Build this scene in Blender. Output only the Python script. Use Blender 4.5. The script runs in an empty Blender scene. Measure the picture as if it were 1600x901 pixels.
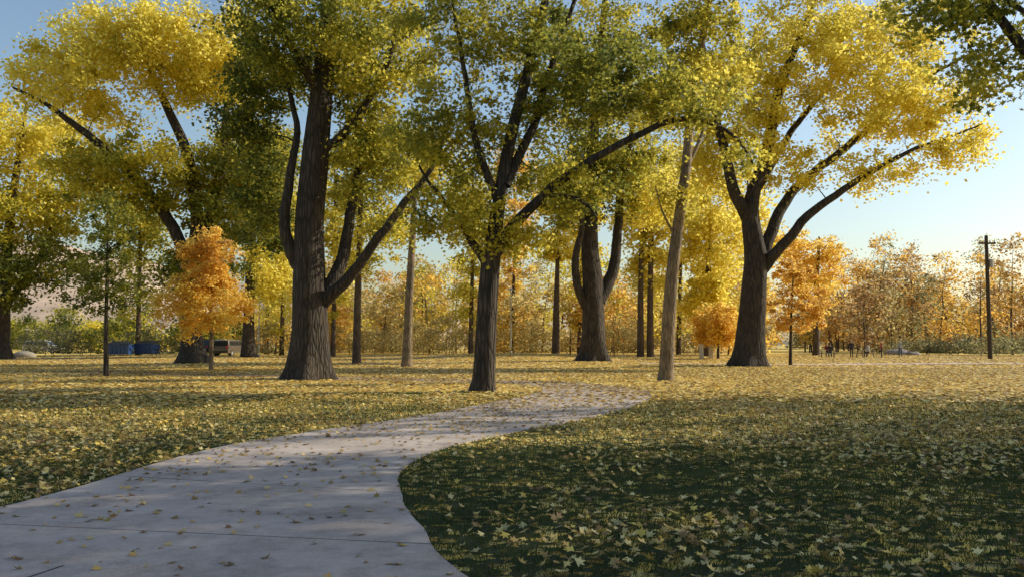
import bpy, bmesh, math
import numpy as np
from mathutils import Vector, Matrix
rng = np.random.default_rng(11)

# ------------------------------------------------------------------ survey
F = 1331.0; EYE = 1.6; PITCH = math.atan(81.5/1331.0)
def sv(u, v, d):
    """surveyed bearing/elevation + range in metres -> world metres"""
    yc = 450.5 - v
    fw = F*math.cos(PITCH) - yc*math.sin(PITCH)
    up = F*math.sin(PITCH) + yc*math.cos(PITCH)
    t = d/fw
    return np.array([(u-800.0)*t, d, EYE+up*t])

# ------------------------------------------------------------------ materials
def new_mat(name):
    m = bpy.data.materials.new(name); m.use_nodes = True
    nt = m.node_tree; nt.nodes.clear()
    out = nt.nodes.new('ShaderNodeOutputMaterial')
    return m, nt, out
def N(nt, typ, **kw):
    n = nt.nodes.new(typ)
    for k, v in kw.items():
        if k in n.inputs.keys(): n.inputs[k].default_value = v
        else: setattr(n, k, v)
    return n
def ramp(nt, stops, interp='LINEAR'):
    r = nt.nodes.new('ShaderNodeValToRGB'); cr = r.color_ramp; cr.interpolation = interp
    while len(cr.elements) < len(stops): cr.elements.new(0.5)
    for e, (p, c) in zip(cr.elements, stops):
        e.position = p; e.color = (*c, 1) if len(c) == 3 else c
    return r

def leaf_material(name, transl=0.45):
    m, nt, out = new_mat(name)
    a = N(nt, 'ShaderNodeAttribute', attribute_name='Col')
    d = nt.nodes.new('ShaderNodeBsdfPrincipled'); d.inputs['Roughness'].default_value = 0.5
    d.inputs['Specular IOR Level'].default_value = 0.3
    t = nt.nodes.new('ShaderNodeBsdfTranslucent')
    g = nt.nodes.new('ShaderNodeGamma'); g.inputs['Gamma'].default_value = 0.68
    mx = nt.nodes.new('ShaderNodeMixShader'); mx.inputs[0].default_value = transl
    L = nt.links.new
    L(a.outputs['Color'], d.inputs['Base Color']); L(a.outputs['Color'], g.inputs[0]); L(g.outputs[0], t.inputs['Color'])
    L(d.outputs[0], mx.inputs[1]); L(t.outputs[0], mx.inputs[2]); L(mx.outputs[0], out.inputs[0])
    return m
LEAF = leaf_material('leaf', 0.6); LITTER = leaf_material('fallen_leaf', 0.12); GRASS = leaf_material('grass_blade', 0.3)

def bark_material(name, c0, c1, scale=7.0, bump=0.6):
    m, nt, out = new_mat(name); L = nt.links.new
    tc = nt.nodes.new('ShaderNodeTexCoord'); mp = N(nt, 'ShaderNodeMapping'); mp.inputs['Scale'].default_value = (1, 1, 0.16)
    L(tc.outputs['Object'], mp.inputs[0])
    n1 = N(nt, 'ShaderNodeTexNoise', Scale=scale, Detail=6.0, Roughness=0.65, Distortion=0.4)
    v1 = N(nt, 'ShaderNodeTexVoronoi', Scale=scale*1.3); v1.feature = 'DISTANCE_TO_EDGE'
    n2 = N(nt, 'ShaderNodeTexNoise', Scale=1.3, Detail=3.0)
    L(mp.outputs[0], n1.inputs['Vector']); L(mp.outputs[0], v1.inputs['Vector']); L(tc.outputs['Object'], n2.inputs['Vector'])
    mul = N(nt, 'ShaderNodeMath', operation='MULTIPLY'); mul.inputs[1].default_value = 2.2
    L(v1.outputs['Distance'], mul.inputs[0])
    ad = N(nt, 'ShaderNodeMath', operation='ADD', use_clamp=True); L(n1.outputs['Fac'], ad.inputs[0]); L(mul.outputs[0], ad.inputs[1])
    r = ramp(nt, [(0.3, c0), (0.95, c1)]); L(ad.outputs[0], r.inputs[0])
    r2 = ramp(nt, [(0.3, (0.6, 0.6, 0.6)), (0.7, (1.15, 1.1, 1.0))]); L(n2.outputs['Fac'], r2.inputs[0])
    mm = N(nt, 'ShaderNodeMix', data_type='RGBA', blend_type='MULTIPLY'); mm.inputs[0].default_value = 1
    L(r.outputs[0], mm.inputs[6]); L(r2.outputs[0], mm.inputs[7])
    b = N(nt, 'ShaderNodeBump', Strength=bump, Distance=0.12); L(ad.outputs[0], b.inputs['Height'])
    p = N(nt, 'ShaderNodeBsdfPrincipled', Roughness=0.9)
    L(mm.outputs[2], p.inputs['Base Color']); L(b.outputs[0], p.inputs['Normal']); L(p.outputs[0], out.inputs[0])
    return m
BARK = bark_material('bark_furrowed', (0.012, 0.009, 0.007), (0.078, 0.060, 0.046), 6, 1.0)
BARK_P = bark_material('bark_pale', (0.09, 0.065, 0.04), (0.30, 0.23, 0.16), 9, 0.5)
BARK_D = bark_material('bark_distant', (0.04, 0.028, 0.02), (0.13, 0.09, 0.065), 5, 0.4)

def simple_mat(name, col, rough=0.6, metal=0.0, var=0.25, scale=8.0):
    m, nt, out = new_mat(name); L = nt.links.new
    tc = nt.nodes.new('ShaderNodeTexCoord'); n = N(nt, 'ShaderNodeTexNoise', Scale=scale, Detail=5.0)
    L(tc.outputs['Object'], n.inputs['Vector'])
    lo = tuple(c*(1-var) for c in col); hi = tuple(min(1, c*(1+var)) for c in col)
    r = ramp(nt, [(0.3, lo), (0.7, hi)]); L(n.outputs['Fac'], r.inputs[0])
    p = N(nt, 'ShaderNodeBsdfPrincipled', Roughness=rough, Metallic=metal)
    L(r.outputs[0], p.inputs['Base Color']); L(p.outputs[0], out.inputs[0])
    return m

# ------------------------------------------------------------------ mesh helpers
def link(o): bpy.context.scene.collection.objects.link(o); return o
def make_mesh(name, V, Fc, mat, col=None, smooth=False):
    me = bpy.data.meshes.new(name); V = np.asarray(V, dtype=np.float32); Fc = np.asarray(Fc, dtype=np.int32)
    n, k = Fc.shape
    me.vertices.add(len(V)); me.vertices.foreach_set('co', V.ravel())
    me.loops.add(n*k); me.loops.foreach_set('vertex_index', Fc.ravel())
    me.polygons.add(n); me.polygons.foreach_set('loop_start', np.arange(n, dtype=np.int32)*k)
    me.update(calc_edges=True)
    if smooth: me.polygons.foreach_set('use_smooth', np.ones(n, dtype=bool))
    if col is not None:
        a = me.color_attributes.new('Col', 'FLOAT_COLOR', 'POINT')
        c = np.ones((len(V), 4), dtype=np.float32); c[:, :3] = col
        a.data.foreach_set('color', c.ravel())
    me.materials.append(mat)
    return link(bpy.data.objects.new(name, me))
def empty(name, loc):
    e = bpy.data.objects.new(name, None); e.location = Vector(loc); e.empty_display_size = 0.3
    return link(e)

class Tubes:
    def __init__(s): s.V = []; s.F = []; s.n = 0
    def add(s, P, R, k=6, flare=0.0, ridge=0.0):
        P = np.asarray(P, float); R = np.asarray(R, float)
        T = np.gradient(P, axis=0); T /= np.linalg.norm(T, axis=1)[:, None]+1e-9
        ref = np.array([0.25, 0.95, 0.1]); ref /= np.linalg.norm(ref)
        if abs((T @ ref)).max() > 0.93: ref = np.array([0.95, -0.2, 0.2]); ref /= np.linalg.norm(ref)
        A = np.cross(T, ref); A /= np.linalg.norm(A, axis=1)[:, None]; B = np.cross(T, A)
        a = np.arange(k)*2*np.pi/k
        mod = np.ones((len(P), k))
        if ridge:
            z = P[:, 2:3]; ph = rng.uniform(0, 6, 5)
            mod += ridge*(0.9*np.sin(2*a+ph[0]+0.35*z)+0.8*np.sin(5*a+ph[1]+0.5*z)+0.5*np.sin(9*a+ph[2]-0.4*z)
                          + 0.4*np.sin(z*2.1+ph[3]+a)+0.3*np.sin(13*a+ph[4]+z*1.3))
        if flare:
            zz = np.linalg.norm(P-P[0], axis=1)[:, None]; r0 = R[0]
            ph = rng.uniform(0, 6)
            mod += flare*np.exp(-zz/(r0*0.7))*(0.6+0.55*np.sin(5*a+ph)+0.25*np.sin(3*a+ph*2))
        ring = A[:, None]*np.cos(a)[None, :, None]+B[:, None]*np.sin(a)[None, :, None]
        V = P[:, None]+ring*(R[:, None]*mod)[..., None]
        m = len(P); i = np.arange(m-1)[:, None]*k; j = np.arange(k)[None]; j2 = (j+1) % k
        Fq = np.stack([i+j, i+j2, i+k+j2, i+k+j], -1).reshape(-1, 4)+s.n
        s.V.append(V.reshape(-1, 3)); s.F.append(Fq); s.n += m*k
    def obj(s, name, mat, origin=(0, 0, 0)):
        return make_mesh(name, np.concatenate(s.V)-np.asarray(origin), np.concatenate(s.F), mat, smooth=True)

def smooth_line(P, R, step):
    """Catmull-Rom resample"""
    P = np.asarray(P, float); R = np.asarray(R, float)
    Q = np.vstack([2*P[0]-P[1], P, 2*P[-1]-P[-2]]); S = np.concatenate([[R[0]], R, [R[-1]]])
    op = []; orr = []
    for i in range(1, len(Q)-2):
        L = np.linalg.norm(Q[i+1]-Q[i]); n = max(2, int(L/step))
        t = np.linspace(0, 1, n, endpoint=False)[:, None]
        p = 0.5*((2*Q[i])+(-Q[i-1]+Q[i+1])*t+(2*Q[i-1]-5*Q[i]+4*Q[i+1]-Q[i+2])*t**2+(-Q[i-1]+3*Q[i]-3*Q[i+1]+Q[i+2])*t**3)
        op.append(p); orr.append(S[i]+(S[i+1]-S[i])*t[:, 0])
    op.append(P[-1:]); orr.append(R[-1:])
    return np.vstack(op), np.concatenate(orr)

DIAMOND = np.array([(-.5, 0, 0), (-.05, .40, .07), (.5, 0, -.05), (-.05, -.40, .07)])
STAR = []
for ang, r in [(0, .55), (22, .27), (48, .5), (75, .22), (112, .42), (150, .22), (180, .16), (210, .22), (248, .42), (285, .22), (312, .5), (338, .27)]:
    a = math.radians(ang); STAR.append((r*math.cos(a), r*math.sin(a), 0.45*(r*r)-0.04))
STAR = np.array(STAR)
def leaves_geom(C, size, template, updir=0.3, tilt=None):
    n = len(C); k = len(template)
    if tilt is None:
        nrm = rng.normal(size=(n, 3)); nrm[:, 2] = np.abs(nrm[:, 2])+updir
    else:
        nrm = rng.normal(size=(n, 3))*tilt; nrm[:, 2] = 1
    nrm /= np.linalg.norm(nrm, axis=1)[:, None]
    d = rng.normal(size=(n, 3)); d -= (d*nrm).sum(1)[:, None]*nrm; d /= np.linalg.norm(d, axis=1)[:, None]
    s = np.cross(nrm, d)
    sz = size*rng.uniform(0.6, 1.3, n)
    curl = rng.uniform(-0.6, 1.6, n)
    V = C[:, None]+sz[:, None, None]*(template[None, :, 0:1]*d[:, None]+template[None, :, 1:2]*s[:, None]+template[None, :, 2:3]*curl[:, None, None]*nrm[:, None])
    return V.reshape(-1, 3), np.arange(n*k).reshape(n, k)

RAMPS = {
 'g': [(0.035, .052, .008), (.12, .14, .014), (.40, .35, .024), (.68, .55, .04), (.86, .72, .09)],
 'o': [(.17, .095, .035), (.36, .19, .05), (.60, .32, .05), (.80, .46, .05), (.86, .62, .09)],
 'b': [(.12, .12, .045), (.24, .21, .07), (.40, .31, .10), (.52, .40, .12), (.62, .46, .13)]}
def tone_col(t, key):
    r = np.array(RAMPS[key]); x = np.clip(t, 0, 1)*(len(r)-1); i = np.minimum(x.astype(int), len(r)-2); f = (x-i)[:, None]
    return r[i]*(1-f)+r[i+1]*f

class Foliage:
    def __init__(s, template=DIAMOND): s.V = []; s.F = []; s.C = []; s.n = 0; s.t = template
    def add(s, C, size, tone, key):
        V, Fc = leaves_geom(C, size, s.t)
        col = tone_col(tone, key)*rng.uniform(.88, 1.1, (len(C), 1))
        s.V.append(V); s.F.append(Fc+s.n); s.n += len(V); s.C.append(np.repeat(col, len(s.t), 0))
    def obj(s, name, mat=None, origin=(0, 0, 0)):
        return make_mesh(name, np.concatenate(s.V)-np.asarray(origin), np.concatenate(s.F), mat or LEAF, col=np.concatenate(s.C))

def grow(tubes, nodes, nr, clumps, twig=0.01, k=4, droop=0.0):
    """join every leaf clump to the nearest wood with a curved, tapering branch"""
    nodes = np.array(nodes); nr = np.array(nr)
    dmin = np.array([np.linalg.norm(nodes-c, axis=1).min() for c in clumps])
    for ci in np.argsort(dmin):
        c = clumps[ci]; dv = c-nodes; L = np.linalg.norm(dv, axis=1)
        cost = L+0.7*np.maximum(0, -dv[:, 2]+0.1*L)
        b = int(np.argmin(cost)); p0 = nodes[b]; ln = L[b]
        if ln < 0.15: continue
        dr = c-p0; up = np.array([0, 0, 1.0]); j = rng.normal(size=(2, 3))*ln*0.06
        p1 = p0+dr*0.35+up*ln*0.10+j[0]; p2 = p0+dr*0.7+up*ln*0.07+j[1]
        r0 = max(twig, min(nr[b]*0.65, 0.012+0.02*ln)); r = np.array([r0, r0*.75, r0*.5, twig*0.5])
        tubes.add(np.array([p0, p1, p2, c]), r, k)
        nodes = np.vstack([nodes, p1, p2, c]); nr = np.concatenate([nr, r[1:3], [twig]])

def tree(name, d, limbs, blobs, leaf=0.2, nper=110, cr=1.0, bark=BARK, key='g', star=False, twig=0.012, sides=28, zmin=None, flare=0.5):
    tb = Tubes(); nodes = []; nr = []
    base = sv(limbs[0][0][0], limbs[0][0][1], d); base[2] = 0
    for li, lm in enumerate(limbs):
        P = np.array([sv(q[0], q[1], d+q[2]) for q in lm]); R = np.array([q[3] for q in lm])
        if li == 0: P[0, 2] = -0.12
        P, R = smooth_line(P, R, 0.3 if li == 0 else 0.45)
        if li: P[2:] += np.cumsum(rng.normal(size=(len(P)-2, 3))*0.03, axis=0)
        tb.add(P, R, sides if li == 0 else max(8, sides//2), flare=flare if li == 0 else 0, ridge=0.028)
        ok = P[:, 2] > (zmin if zmin is not None else P[:, 2].max()*0.3)
        nodes += list(P[ok]); nr += list(R[ok])
    fo = Foliage(STAR if star else DIAMOND); cl = []; tn = []
    for (u, v, dd, ru, rv, rd, n, tone) in blobs:
        c = sv(u, v, d+dd); s = d/F
        q = rng.normal(size=(n, 3)); q /= np.linalg.norm(q, axis=1)[:, None]; q *= rng.uniform(0.05, 1.08, (n, 1))**(1/2.1)
        cc = c+q*np.array([ru*s, rd, rv*s])
        cc[:, 2] = np.maximum(cc[:, 2], 1.6)
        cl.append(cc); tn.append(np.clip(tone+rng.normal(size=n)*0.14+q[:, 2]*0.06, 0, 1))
    cl = np.vstack(cl); tn = np.concatenate(tn)
    grow(tb, nodes, nr, cl, twig=twig)
    for c, t in zip(cl, tn):
        m = int(nper*rng.uniform(.4, 1.4))
        rr = cr*rng.uniform(.45, 1.3)
        off = rng.normal(size=(m, 3))*np.array([rr, rr, rr*0.7])*0.44
        off[:, 2] -= 0.14*(off[:, 0]**2+off[:, 1]**2)/rr
        fo.add(c+off, leaf, t+rng.normal(size=m)*0.06, key)
    e = empty(name, base)
    a = tb.obj('trunk_and_branches', bark, base); b = fo.obj('foliage', None, base)
    a.parent = e; b.parent = e
    return e

def gen_tree(tb, fo, x, y, h, w, tone, key='o', leaf=0.34, ncl=26, nper=42, cr=1.1, low=0.25, r0=None, multi=1):
    r0 = r0 or 0.012*h
    for s in range(multi):
        bx = x+rng.normal()*0.6*(multi > 1); by = y+rng.normal()*0.6*(multi > 1)
        lean = rng.normal(size=2)*h*(0.06 if multi == 1 else .1)
        hs = h*rng.uniform(.75, 1) if multi > 1 else h
        zz = np.linspace(0, 1, 7); P = np.stack([bx+lean[0]*zz**1.5+rng.normal(size=7)*.07, by+lean[1]*zz**1.5, zz*hs*0.9-0.1], 1)
        R = r0*(1-zz*0.9)*(1 if multi == 1 else .7); tb.add(P, R, 7)
        nodes = []; nr = []
        for i in range(1, 7):
            nodes.append(P[i]); nr.append(R[i]); nodes.append((P[i]+P[i-1])/2); nr.append(R[i])
        keep = [i for i, p in enumerate(nodes) if p[2] > low*h*0.6]
        n = max(6, ncl//multi)
        hz = np.append(rng.uniform(low, 1.0, n), .97); n += 1
        prof = np.sin(np.pi*np.clip((hz-low)/(1.05-low), 0, 1)*0.85+0.35)**0.8
        a = rng.uniform(0, 2*np.pi, n); rad = w*prof*rng.uniform(0.15, 1, n)**0.6
        c = np.stack([bx+lean[0]*hz+rad*np.cos(a), by+lean[1]*hz+rad*np.sin(a), hz*hs], 1)
        grow(tb, [nodes[i] for i in keep], [nr[i] for i in keep], c, twig=0.022, k=3)
        for q in c:
            m = int(nper*rng.uniform(.3, 1.5)); o = rng.normal(size=(m, 3))*cr*rng.uniform(.35, .65)*np.array([1, 1, .8])
            p = q+o; p[:, 2] = np.maximum(p[:, 2], 0.3)
            fo.add(p, leaf, np.full(m, tone+rng.normal()*0.1)+rng.normal(size=m)*0.06, key)

# ------------------------------------------------------------------ ground
xs = np.concatenate([-np.geomspace(3000, 60, 14), np.linspace(-50, 50, 51), np.geomspace(60, 3000, 14)])
ys = np.concatenate([[-600, -200, -60, -20], np.linspace(-5, 110, 60), np.geomspace(120, 4000, 16)])
X, Y = np.meshgrid(xs, ys)
def gh(x, y):
    r = np.clip((y-44)/16, 0, 1)*np.clip((150-y)/30, 0, 1)
    return r*(0.16*np.exp(-((x-1)/9)**2-((y-84)/12)**2)*2.2+0.05*np.sin(x*.23+y*.11))
Z = gh(X, Y)
V = np.stack([X, Y, Z], -1).reshape(-1, 3); nx = len(xs); ny = len(ys)
i, j = np.meshgrid(np.arange(ny-1), np.arange(nx-1), indexing='ij')
Fg = np.stack([i*nx+j, i*nx+j+1, (i+1)*nx+j+1, (i+1)*nx+j], -1).reshape(-1, 4)
m, nt, out = new_mat('lawn'); L = nt.links.new
geo = nt.nodes.new('ShaderNodeNewGeometry'); sep = nt.nodes.new('ShaderNodeSeparateXYZ'); L(geo.outputs['Position'], sep.inputs[0])
n1 = N(nt, 'ShaderNodeTexNoise', Scale=0.35, Detail=5.0, Roughness=0.6); n2 = N(nt, 'ShaderNodeTexNoise', Scale=30.0, Detail=4.0, Roughness=0.7)
n3 = N(nt, 'ShaderNodeTexNoise', Scale=5.0, Detail=4.0, Roughness=0.7)
vo = N(nt, 'ShaderNodeTexVoronoi', Scale=9.0)
for q in (n1, n2, n3, vo): L(geo.outputs['Position'], q.inputs['Vector'])
grass = ramp(nt, [(0.3, (0.008, 0.015, 0.003)), (0.55, (0.024, 0.038, 0.006)), (0.8, (0.055, 0.072, 0.012))]); L(n2.outputs['Fac'], grass.inputs[0])
lit = ramp(nt, [(0.0, (0.40, 0.22, 0.04)), (0.35, (0.72, 0.48, 0.08)), (0.7, (0.84, 0.61, 0.13)), (1.0, (0.86, 0.70, 0.25))])
sc = nt.nodes.new('ShaderNodeSeparateColor'); L(vo.outputs['Color'], sc.inputs[0]); L(sc.outputs[0], lit.inputs[0])
mr = N(nt, 'ShaderNodeMapRange'); mr.inputs[1].default_value = 10; mr.inputs[2].default_value = 42; mr.inputs[3].default_value = -0.08; mr.inputs[4].default_value = 0.55
L(sep.outputs[1], mr.inputs[0])
def math2(op, a, b):
    q = N(nt, 'ShaderNodeMath', operation=op)
    for k, z in enumerate((a, b)):
        if isinstance(z, (int, float)): q.inputs[k].default_value = z
        else: L(z, q.inputs[k])
    return q.outputs[0]
cov = math2('ADD', math2('ADD', math2('MULTIPLY', n1.outputs['Fac'], 0.7), math2('MULTIPLY', n3.outputs['Fac'], 0.5)), mr.outputs[0])
cov = math2('ADD', cov, math2('MULTIPLY', sc.outputs[1], 0.35))
cr_ = ramp(nt, [(0.70, (0, 0, 0)), (0.84, (1, 1, 1))]); L(cov, cr_.inputs[0])
mx = N(nt, 'ShaderNodeMix', data_type='RGBA'); L(cr_.outputs[0], mx.inputs[0]); L(grass.outputs[0], mx.inputs[6]); L(lit.outputs[0], mx.inputs[7])
far = N(nt, 'ShaderNodeMapRange'); far.inputs[1].default_value = 150; far.inputs[2].default_value = 400; L(sep.outputs[1], far.inputs[0])
mx2 = N(nt, 'ShaderNodeMix', data_type='RGBA'); L(far.outputs[0], mx2.inputs[0]); L(mx.outputs[2], mx2.inputs[6]); mx2.inputs[7].default_value = (0.16, 0.13, 0.07, 1)
bp = N(nt, 'ShaderNodeBump', Strength=0.7, Distance=0.05); L(n2.outputs['Fac'], bp.inputs['Height'])
p = N(nt, 'ShaderNodeBsdfPrincipled', Roughness=0.9); L(mx2.outputs[2], p.inputs['Base Color']); L(bp.outputs[0], p.inputs['Normal']); L(p.outputs[0], out.inputs[0])
make_mesh('ground', V, Fg, m, smooth=True)

# ------------------------------------------------------------------ concrete path
left = [(-14, -8), (-11.5, -2), (-9.0, 3), (-7.0, 5.6), (-5.6, 7.2), (-4.95, 8.1), (-4.72, 9.5), (-4.45, 12.6), (-3.45, 15.2), (-2.05, 18.0), (-.68, 21.7), (.5, 25.2), (1.0, 28.0), (.6, 30.4), (-2, 32.6), (-6.5, 34.6), (-13, 38), (-24, 43)]
right = [(6, -8), (3.4, -1), (1.4, 3), (.25, 4.9), (-.45, 6.2), (-.78, 7.4), (-1.08, 8.6), (-1.35, 10.6), (-1.0, 12.8), (.0, 14.9), (1.35, 17.3), (3.0, 21.0), (4.1, 25.2), (4.1, 29.0), (1.6, 33.6), (-3.8, 36.6), (-11, 40.3), (-22, 45.6)]
def dens(pts):
    P = np.array([(a, b, 0.0) for a, b in pts]); Q = np.vstack([2*P[0]-P[1], P, 2*P[-1]-P[-2]]); o = []
    for i in range(1, len(Q)-2):
        for t in np.linspace(0, 1, 12, endpoint=False):
            o.append(0.5*((2*Q[i])+(-Q[i-1]+Q[i+1])*t+(2*Q[i-1]-5*Q[i]+4*Q[i+1]-Q[i+2])*t**2+(-Q[i-1]+3*Q[i]-3*Q[i+1]+Q[i+2])*t**3))
    o.append(P[-1]); return np.array(o)
LE = dens(left); RE = dens(right); mid = (LE+RE)/2
vlen = np.concatenate([[0], np.cumsum(np.linalg.norm(np.diff(mid, axis=0), axis=1))])
me = bpy.data.meshes.new('concrete_path'); bm = bmesh.new(); uvl = bm.loops.layers.uv.new('UVMap')
K = 9; TH = 0.02; rows = []
for a, b, vv in zip(LE, RE, vlen):
    r = []
    jl = 0.03*math.sin(vv*2.7)+0.02*math.sin(vv*7.1)
    for c in range(K):
        t = c/(K-1); q = a*(1-t)+b*t
        r.append(bm.verts.new((q[0]+jl*(1-2*t)*0.3, q[1], gh(q[0], q[1])+TH)))
    l0 = bm.verts.new((r[0].co.x, r[0].co.y, -0.05)); r0 = bm.verts.new((r[-1].co.x, r[-1].co.y, -0.05))
    rows.append([l0]+r+[r0])
for ri in range(len(rows)-1):
    for c in range(K+1):
        f = bm.faces.new((rows[ri][c], rows[ri][c+1], rows[ri+1][c+1], rows[ri+1][c])); f.smooth = False
        for lp, (cc, rr) in zip(f.loops, ((c, ri), (c+1, ri), (c+1, ri+1), (c, ri+1))):
            lp[uvl].uv = (min(max(cc-1, 0), K-1)/(K-1), vlen[rr])
bm.normal_update(); bm.to_mesh(me); bm.free()
m, nt, out = new_mat('concrete'); L = nt.links.new
uv = nt.nodes.new('ShaderNodeUVMap'); s = nt.nodes.new('ShaderNodeSeparateXYZ'); L(uv.outputs[0], s.inputs[0])
geo = nt.nodes.new('ShaderNodeNewGeometry')
def mth(op, a, b=0.0):
    q = N(nt, 'ShaderNodeMath', operation=op)
    for k, z in enumerate((a, b)):
        if isinstance(z, (int, float)): q.inputs[k].default_value = z
        else: L(z, q.inputs[k])
    return q.outputs[0]
fr = mth('ABSOLUTE', mth('SUBTRACT', mth('FRACT', mth('DIVIDE', mth('ADD', s.outputs[1], 0.3), 2.4)), 0.5))
j1 = mth('LESS_THAN', fr, 0.0035)
j2 = mth('MULTIPLY', mth('LESS_THAN', mth('ABSOLUTE', mth('SUBTRACT', s.outputs[0], 0.5)), 0.0022), mth('LESS_THAN', s.outputs[1], 14.2))
jj = mth('MAXIMUM', j1, j2)
a1 = N(nt, 'ShaderNodeTexNoise', Scale=0.9, Detail=6.0, Roughness=0.65); a2 = N(nt, 'ShaderNodeTexNoise', Scale=60.0, Detail=4.0, Roughness=0.7); a3 = N(nt, 'ShaderNodeTexNoise', Scale=6.0, Detail=5.0, Roughness=0.7)
for q in (a1, a2, a3): L(geo.outputs['Position'], q.inputs['Vector'])
mixf = mth('ADD', mth('ADD', mth('MULTIPLY', a1.outputs['Fac'], 0.45), mth('MULTIPLY', a2.outputs['Fac'], 0.3)), mth('MULTIPLY', a3.outputs['Fac'], 0.25))
r = ramp(nt, [(0.38, (0.24, 0.195, 0.165)), (0.5, (0.42, 0.35, 0.31)), (0.62, (0.56, 0.475, 0.42))]); L(mixf, r.inputs[0])
mx = N(nt, 'ShaderNodeMix', data_type='RGBA'); L(jj, mx.inputs[0]); L(r.outputs[0], mx.inputs[6]); mx.inputs[7].default_value = (0.05, 0.045, 0.04, 1)
bp = N(nt, 'ShaderNodeBump', Strength=0.35, Distance=0.01); L(a2.outputs['Fac'], bp.inputs['Height'])
bp2 = N(nt, 'ShaderNodeBump', Strength=0.8, Distance=0.01); bp2.invert = True; L(jj, bp2.inputs['Height']); L(bp.outputs[0], bp2.inputs['Normal'])
p = N(nt, 'ShaderNodeBsdfPrincipled', Roughness=0.85); L(mx.outputs[2], p.inputs['Base Color']); L(bp2.outputs[0], p.inputs['Normal']); L(p.outputs[0], out.inputs[0])
me.materials.append(m); link(bpy.data.objects.new('concrete_path', me))
poly = np.vstack([LE[:, :2], RE[::-1, :2]])
def in_path(x, y):
    ins = np.zeros(len(x), bool); n = len(poly); j = n-1
    for i in range(n):
        xi, yi = poly[i]; xj, yj = poly[j]
        if yi != yj:
            c = ((yi > y) != (yj > y)) & (x < (xj-xi)*(y-yi)/(yj-yi)+xi); ins ^= c
        j = i
    return ins
far_y = lambda x: 58.5-0.05*(x-9)+1.2*np.sin(x*.06)
fx = np.linspace(9, 110, 60)
Vf = []
for a in fx:
    b = far_y(a); Vf += [(a, b-1.3, gh(a, b-1.3)+.035), (a, b+1.3, gh(a, b+1.3)+.035)]
Ff = [(2*i, 2*i+2, 2*i+3, 2*i+1) for i in range(59)]
make_mesh('park_path', Vf, Ff, simple_mat('path_concrete', (0.50, 0.40, 0.35), 0.9, scale=2.0))

# ------------------------------------------------------------------ fallen leaves + grass
def value_noise(x, y, s, seed):
    r = np.random.default_rng(seed); g = r.random((128, 128)); X = x/s+500.3; Y = y/s+500.7
    xi = np.floor(X).astype(int); yi = np.floor(Y).astype(int); fx = X-xi; fy = Y-yi; fx = fx*fx*(3-2*fx); fy = fy*fy*(3-2*fy)
    G = lambda a, b: g[a % 128, b % 128]
    return (G(xi, yi)*(1-fx)+G(xi+1, yi)*fx)*(1-fy)+(G(xi, yi+1)*(1-fx)+G(xi+1, yi+1)*fx)*fy
def scatter(n, y0, y1, wide=0.74, pad=5):
    y = np.sqrt(rng.uniform(y0**2, y1**2, n)); x = rng.uniform(-1, 1, n)*(wide*y+pad); return x, y
LIT = np.array([(.78, .57, .18), (.82, .60, .12), (.55, .36, .10), (.88, .73, .32), (.32, .19, .07), (.78, .61, .24)])
def litter(n, y0, y1, template, size, zoff, tilt, lo=.5):
    x, y = scatter(n, y0, y1)
    nz = 0.6*value_noise(x, y, 2.2, 3)+0.4*value_noise(x, y, .7, 4)
    big = value_noise(x, y, 6.5, 8)
    ip = in_path(x, y); pp = 0.08+0.5*np.clip((y-8)/22, 0, 1)**1.3
    keep = np.where(ip, rng.random(n) < pp*(0.25+nz*1.5), rng.random(n) < np.clip(0.12+1.5*(nz-0.2)+np.clip((y-20)/60, 0, .4)+(big-.5)*.5, 0.08, 1))
    fp = (x > 9) & (np.abs(y-far_y(x)) < 1.3)
    keep &= ~(fp & (rng.random(n) < .85))
    x, y, ip = x[keep], y[keep], ip[keep]
    z = gh(x, y)+np.where(ip, TH+0.008, zoff+rng.uniform(0, .02, len(x)))
    C = np.stack([x, y, z], 1)
    V, Fc = leaves_geom(C, size, template, tilt=tilt)
    V[:, 2] = np.maximum(V[:, 2], np.repeat(gh(x, y)+np.where(ip, TH+0.003, 0.004), len(template)))
    col = LIT[rng.integers(0, len(LIT), len(x))]*rng.uniform(lo, 1.08, (len(x), 1))
    col = np.where(ip[:, None], col*np.array([.8, .72, .7]), col)
    return V, Fc, np.repeat(col, len(template), 0)
lf = empty('fallen_leaves', (0, 0, 0))
V, Fc, c = litter(82000, 2, 22, STAR, 0.092, 0.028, 0.45); o = make_mesh('near_leaves', V, Fc, LITTER, c); o.parent = lf
V, Fc, c = litter(180000, 22, 50, DIAMOND, 0.15, 0.03, 0.2, .65); o = make_mesh('mid_leaves', V, Fc, LITTER, c); o.parent = lf
V, Fc, c = litter(120000, 50, 95, DIAMOND, 0.24, 0.03, 0.12, .75); o = make_mesh('far_leaves', V, Fc, LITTER, c); o.parent = lf

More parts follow.
